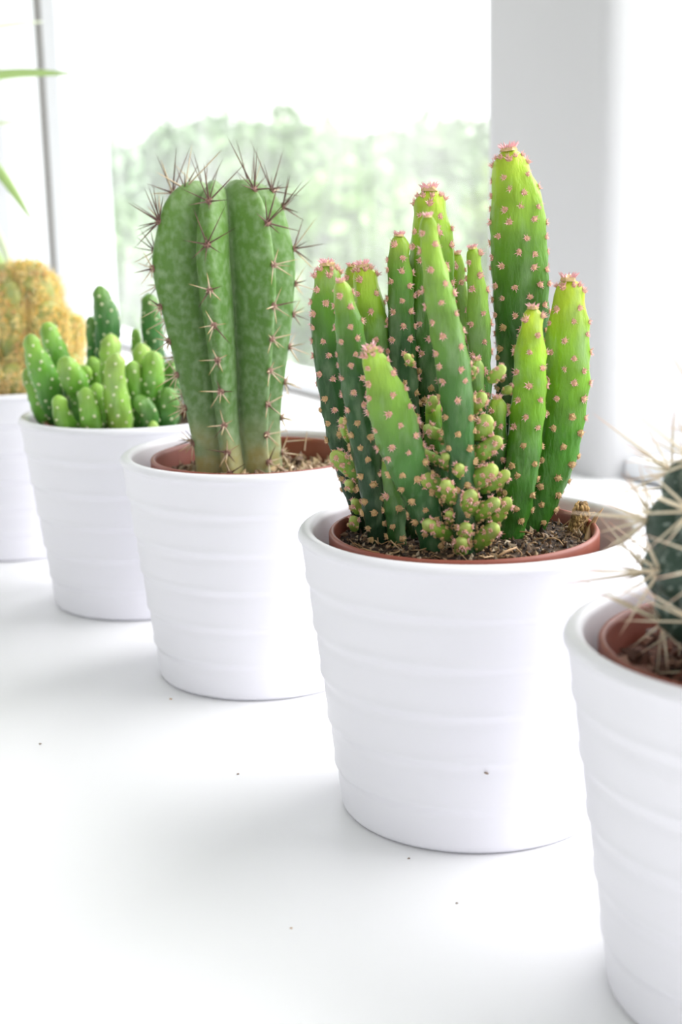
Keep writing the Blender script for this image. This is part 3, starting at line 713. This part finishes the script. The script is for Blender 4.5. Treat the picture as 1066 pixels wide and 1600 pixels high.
# ================================================================== B: low clustered cactus
baseB = Vector(POS['B'] + (0,)); ZB = 0.093
Bc = empty('potted_cactus', baseB); tag(Bc, 'low cluster of many short rounded green stems with tiny white dots', 'cactus')
nursery(Bc, 0.0985, (0.0, 0.0), ZB, M_soil); chips(Bc, (0, 0), 0.041, ZB, 300, 0.0025, [(90, 70, 52), (60, 45, 35), (120, 95, 70)], seed=22)
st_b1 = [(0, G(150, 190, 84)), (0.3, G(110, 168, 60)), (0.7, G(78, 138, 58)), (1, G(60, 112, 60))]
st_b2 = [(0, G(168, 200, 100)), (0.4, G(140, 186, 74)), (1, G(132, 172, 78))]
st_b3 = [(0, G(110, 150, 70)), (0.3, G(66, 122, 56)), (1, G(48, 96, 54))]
SB = [([(163,507),(180,570,45),(210,660,66),(262,770,74),(300,900,60)], -.010, .765, st_b1),
      ([(252,438),(275,500,50),(305,580,60),(345,680,58),(385,800,50)], .0, .785, st_b1),
      ([(350,638),(375,690,58),(415,770,70),(450,870,52)], -.012, .757, st_b1),
      ([(495,700),(460,730,44),(430,800,46)], -.008, .765, st_b1),
      ([(550,234),(562,290,42),(585,370,64),(600,460,68),(590,580,58),(580,760,50)], .0, .800, st_b3),
      ([(502,405),(510,460,30),(512,560,30),(525,760,30)], .0, .806, st_b3),
      ([(612,503),(615,560,52),(612,640,56),(618,800,52)], .0, .775, st_b2),
      ([(645,612),(641,680,52),(636,780,60),(650,880,68),(668,990,70)], -.006, .742, st_b2),
      ([(318,845),(332,900,42),(358,990,50)], -.004, .742, st_b1),
      ([(468,800),(482,860,48),(500,940,60),(510,1000,60)], -.003, .740, st_b1),
      ([(505,628),(512,660,40),(520,720,38)], .0, .790, st_b1),
      ([(738,653),(740,700,44),(746,790,48),(755,900,42)], -.002, .760, st_b1),
      ([(780,553),(785,600,48),(790,690,50),(800,900,45)], .0, .775, st_b2),
      ([(845,598),(850,660,56),(842,750,66),(832,840,60)], -.004, .762, st_b1),
      ([(762,845),(785,890,48),(825,950,52)], .0, .748, st_b3),
      ([(828,278),(830,340,44),(842,440,56),(852,560,56),(870,760,50)], .0, .800, st_b3),
      ([(755,473),(756,530,26),(760,600,26),(770,760,24)], .0, .806, st_b1),
      ([(850,985),(850,1008,30),(850,1030,30)], .0, .740, st_b2),
      ([(932,800),(932,880,60),(920,1000,62)], .0, .757, st_b3),
      ([(150,690),(172,770,36),(220,880,52),(275,990,48)], -.004, .770, st_b1),
      ([(535,775),(540,830,40),(545,910,42)], .0, .752, st_b1),
      ([(880,820),(890,880,50),(900,1000,52)], .0, .772, st_b3),
      ([(420,720),(440,830,48),(450,960,50)], .0, .775, st_b3),
      ([(700,780),(705,860,40),(720,980,44)], .0, .78, st_b3),
      ([(960,650),(955,720,52),(945,860,56)], .0, .785, st_b3)]
bar = []
for i, (pp, dyt, Yb, stops) in enumerate(SB):
    pp = [(q[0] / 3.553, 380 + q[1] / 3.553) + tuple(x / 3.553 for x in q[2:]) for q in pp]; pts = []; rad = []
    for j, q in enumerate(pp):
        f = 1 - j / (len(pp) - 1); P = at(q[0], q[1], Yb + dyt * f); pts.append(P); rad.append((q[2] if len(q) > 2 else 0) * ppm(P))
    L_ = pts[-1]; cen = Vector((baseB.x, baseB.y, 0)); rxy = Vector((L_.x - cen.x, L_.y - cen.y, 0)); k = min(1, 0.032 / max(rxy.length, 1e-6))
    ft = Vector((cen.x + rxy.x * k, cen.y + rxy.y * k, ZB - 0.003))
    if L_.z > ft.z + 0.002: pts.append(ft); rad.append(rad[-1] * 0.8)
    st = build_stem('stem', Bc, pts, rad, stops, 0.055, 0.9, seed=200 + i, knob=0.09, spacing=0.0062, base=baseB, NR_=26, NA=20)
    for (P, nr, v, s) in st.areoles:
        if P.z < ZB + 0.002: continue
        sz = random.uniform(0.0007, 0.0010); bar.append((nr.dot(toward(P)), st.obj, (random.choice(AR_WHITE), P, nr, sz, sz, random.random() * 6)))
bar.sort(key=lambda a: -a[0])
for (_, par, it) in bar[:290]: place('areole', it[0], par, it[1], it[2], it[3], baseB, it[5])
join_inst('areoles', [a[2] for a in bar[290:]], Bc, baseB)

# ================================================================== A: golden spiny cactus
baseA = Vector(POS['A'] + (0,)); ZA = 0.093
Ac = empty('potted_cactus', baseA); tag(Ac, 'mounded cactus densely covered in golden brown spines, at the left edge', 'cactus')
nursery(Ac, 0.0985, (0.0, 0.0), ZA, M_soil)
SA = []
domeA = at(48, 612, 0.896); domeA.z = ZA
kA = ppm(domeA)
rga = np.random.default_rng(5)
for ring, (n_, el) in enumerate(((1, 88), (5, 64), (8, 40), (10, 16))):
    for k in range(n_):
        az = 2 * PI * (k + 0.5 * ring) / n_ + rga.normal() * 0.12; e_ = math.radians(el + rga.normal() * 4); j = 1 + rga.normal() * 0.07
        d = Vector((math.cos(e_) * math.cos(az) * 86 * j, math.cos(e_) * math.sin(az) * 78 * j, math.sin(e_) * 196 * j + 20))
        SA.append((domeA + d * kA, rga.uniform(25, 33) * kA * (1.12 if ring < 2 else 1)))
GOLD = [(250, 224, 140), (252, 232, 160), (240, 206, 120), (214, 178, 124), (252, 240, 196), (244, 216, 150)]
for i, (top, r) in enumerate(SA):
    bot = Vector((domeA.x + (top.x - domeA.x) * 0.35, domeA.y + (top.y - domeA.y) * 0.45, ZA - 0.002))
    cenA = Vector((baseA.x, baseA.y, 0)); dxy = Vector((bot.x - cenA.x, bot.y - cenA.y, 0))
    if dxy.length > 0.030: bot = cenA + dxy * (0.030 / dxy.length) + Vector((0, 0, ZA - 0.002))
    pts = [top, top.lerp(bot, 0.25), top.lerp(bot, 0.6), bot]
    st = build_stem('stem', Ac, pts, [0, r * 0.92, r, r * 0.8], [(0, G(170, 170, 96)), (0.4, G(130, 144, 72)), (1, G(90, 112, 54))], 0.08, 1.0, seed=300 + i, knob=0.12, spacing=0.0042, base=baseA, NR_=26, NA=22, material=None)
    V, Fc, Co = [], [], []; rg = np.random.default_rng(400 + i)
    for (P, nr, v, s) in st.areoles:
        if P.z < ZA: continue
        x_ = nr.orthogonal().normalized(); y_ = nr.cross(x_); tint = GOLD[(i * 5 + rg.integers(3)) % len(GOLD)]
        if noise.noise(P * 60 + Vector((i, 0, 0))) > 0.20: continue
        for q in range(15):
            a = 2 * PI * q / 15 + rg.normal() * 0.2; d = (x_ * math.cos(a) + y_ * math.sin(a) + nr * rg.uniform(0.15, 1.3)).normalized(); l = rg.uniform(0.004, 0.0078)
            b = len(V); o1 = d.orthogonal().normalized(); o2 = d.cross(o1); w_ = 0.00030
            base_ = P - baseA
            for z in range(3): V.append(base_ + (o1 * math.cos(z * 2.09) + o2 * math.sin(z * 2.09)) * w_)
            V.append(base_ + d * l)
            for z in range(3): Fc.append((b + z, b + (z + 1) % 3, b + 3))
            c = s2l(tint if rg.random() < 0.75 else GOLD[rg.integers(len(GOLD))]); Co += [c] * 4
    o = mesh_obj('golden_spines', V, Fc, M_col, st.obj, Co, smooth=False); o['kind'] = 'stuff'

# ================================================================== E: long-spined dark cactus (foreground right)
baseE = Vector(POS['E'] + (0,)); ZE = 0.090
Ec = empty('potted_cactus', baseE); tag(Ec, 'dark green globe cactus with long cream spines, cut by the right edge', 'cactus')
offE = (-0.0045, 0.001)
RE = nursery(Ec, 0.0990, offE, ZE, mat('reddish_soil', (110, 72, 58), 0.95, noise_c=(70, 45, 38), noise_s=300, bump=1, bump_s=400), NT_=0.0462)
chips(Ec, offE, RE, ZE, 260, 0.0052, [(160, 112, 98), (130, 84, 70), (186, 146, 128), (100, 66, 54)], 0.8, seed=31)
cE = at(1248, 868, 0.3655); RE_ = 0.0375
NTB = 60; tub = []
for i in range(NTB):
    z = 1 - 2 * (i + 0.5) / NTB; a = i * PI * (3 - math.sqrt(5)) + 0.5; rr = math.sqrt(1 - z * z); tub.append(Vector((rr * math.cos(a), rr * math.sin(a), z)))
bm = bmesh.new(); bmesh.ops.create_icosphere(bm, subdivisions=6, radius=1)
for v in bm.verts:
    u = v.co.normalized(); ds = sorted((u - t).length for t in tub[:])[:1]; b = max(0, 1 - (ds[0] / 0.285) ** 2)
    v.co = u * (RE_ * (0.84 + 0.22 * b ** 0.6)); v.co.z *= 0.98
loc = cE - baseE
for v in bm.verts:
    v.co += loc
    if v.co.z < ZE - 0.006: v.co.z = ZE - 0.006
body = obj_bm('stem', bm, M_dark, Ec, True)
AR_E = [areole_mesh('areole', 70 + i, (214, 196, 176), (226, 170, 140), 6, 0.4, 0.5) for i in range(2)]
its = []
for i, t in enumerate(tub):
    P = cE + Vector((t.x, t.y, t.z * 0.98)) * (RE_ * 1.03)
    if P.z < ZE + 0.004: continue
    vis_ = t.dot(toward(cE)) > -0.55 and t.x < 0.75
    if vis_: place('areole', AR_E[i % 2], body, P, t, 0.0022, baseE, i)
    x_ = t.orthogonal().normalized(); y_ = t.cross(x_)
    for q in range(8):
        if q == 7: d = (t + x_ * random.uniform(-.2, .2)).normalized(); l = random.uniform(0.020, 0.028); w_ = 0.00052
        else:
            a = 2 * PI * q / 7 + random.uniform(-.2, .2); d = (x_ * math.cos(a) + y_ * math.sin(a) + t * random.uniform(0.35, 0.9)).normalized(); l = random.uniform(0.012, 0.022); w_ = 0.00040
        tp = P + d * l - baseE
        if tp.z < H + 0.003 and math.hypot(tp.x, tp.y) > 0.044:
            d = (d + Vector((0, 0, 0.9))).normalized(); tp = P + d * l - baseE
            if tp.z < H + 0.003 and math.hypot(tp.x, tp.y) > 0.044: l *= 0.5
        its.append((1 if vis_ else 0, (SP_CREAM, P, d, w_ * random.uniform(.8, 1.1), l, random.random() * 6)))
its.sort(key=lambda a: -a[0])
for (_, it) in its[:295]: place('spine', it[0], body, it[1], it[2], it[3], baseE, it[5], it[4])
if its[295:]: join_inst('spines', [a[1] for a in its[295:]], Ec, baseE)

# ================================================================== spider plant at the far left
baseS = Vector(POS['S'] + (0,)); ZS = 0.093
Sp = empty('spider_plant', baseS); tag(Sp, 'spider plant whose thin arching pale green leaves reach in from the left edge', 'plant')
nursery(Sp, 0.0985, (0, 0), ZS, M_soil)
M_leaf = mat('spider_leaf', (176, 206, 130), 0.5, sss=0.0); M_leafp = mat('spider_leaf_pale', (222, 230, 204), 0.5)
def leaf(pp, Y0, Y1, m=M_leaf):
    root = baseS + Vector((random.uniform(-.01, .01), random.uniform(-.01, .01), ZS - 0.002))
    pts = [at(x, y, Y0 + (Y1 - Y0) * i / (len(pp) - 1)) for i, (x, y, h) in enumerate(pp)]
    first = pts[0]; mid = root.lerp(first, 0.5) + Vector((0, 0, 0.03))
    P = catmull([tuple(root) + (0.003,), tuple(mid) + (0.005,)] + [tuple(p) + (q[2] * ppm(p),) for p, q in zip(pts, pp)], 40)
    V, Fc = [], []
    for i, q in enumerate(P):
        c = Vector(q[:3]); t = (Vector(P[min(i + 1, 39)][:3]) - Vector(P[max(i - 1, 0)][:3])).normalized(); s = t.cross((c - O).normalized()).normalized(); w_ = max(0.0002, q[3]); up_ = s.cross(t)
        for a, b in ((-1, 0.35), (-0.5, 0.05), (0, -0.12), (0.5, 0.05), (1, 0.35)): V.append(c + s * a * w_ + up_ * b * w_ * 0.5 - baseS)
    for i in range(39):
        for k in range(4): Fc.append((i * 5 + k, i * 5 + k + 1, i * 5 + 6 + k, i * 5 + 5 + k))
    o = mesh_obj('leaf', V, Fc, m, Sp); md = o.modifiers.new('thick', 'SOLIDIFY'); md.thickness = 0.0005
    return o
leaf([(-110, 150, 8), (-40, 124, 8), (20, 115, 6.5), (70, 114, 4.5), (112, 115, 0.8)], 1.10, 1.08)
leaf([(-90, 210, 8), (-40, 230, 8), (0, 270, 8), (28, 310, 5), (48, 342, 1)], 1.10, 1.05)
leaf([(-80, 300, 8), (-30, 330, 8), (2, 378, 6), (18, 425, 4), (30, 470, 2)], 1.10, 1.02, M_leafp)
leaf([(-100, 350, 14), (-50, 370, 14), (-12, 400, 13), (8, 450, 10), (14, 500, 4)], 1.06, 1.00)
leaf([(-110, 70, 5), (-40, 48, 4), (20, 38, 3), (66, 34, 1)], 1.16, 1.2, M_leafp)
leaf([(-110, 220, 5), (-50, 200, 4), (-10, 194, 4), (26, 190, 1)], 1.14, 1.14, M_leafp)

# ================================================================== crumbs on the sill
CR = [(372, 1210, 'tiny dark crumb on the sill below the column cactus planter'), (63, 1163, 'tiny dark crumb on the sill near the left edge'),
      (714, 1412, 'tiny dark crumb on the sill below the middle planter'), (455, 1451, 'tiny tan crumb alone on the lower sill'), (639, 1342, 'tiny pale curl of dirt just below the base of the sharp planter'),
      (267, 1093, 'tiny orange crumb against the foot of the column cactus planter')]
for i, (x, y, lb) in enumerate(CR):
    P = at_z(x, y, 0); bm = bmesh.new(); bmesh.ops.create_icosphere(bm, subdivisions=2, radius=1)
    k = ppm(P)
    for v in bm.verts: v.co = Vector((v.co.x * 4.2 * k, v.co.y * 3 * k, (v.co.z * 2 + 1.9) * k * 1.0)) * (1 + 0.25 * noise.noise(v.co * 2 + Vector((i, 0, 0))))
    o = obj_bm('soil_crumb', bm, M_spot if i not in (3, 5) else M_straw, None, True); o.location = P; o.scale = (.55, .55, .5); tag(o, lb, 'crumb')
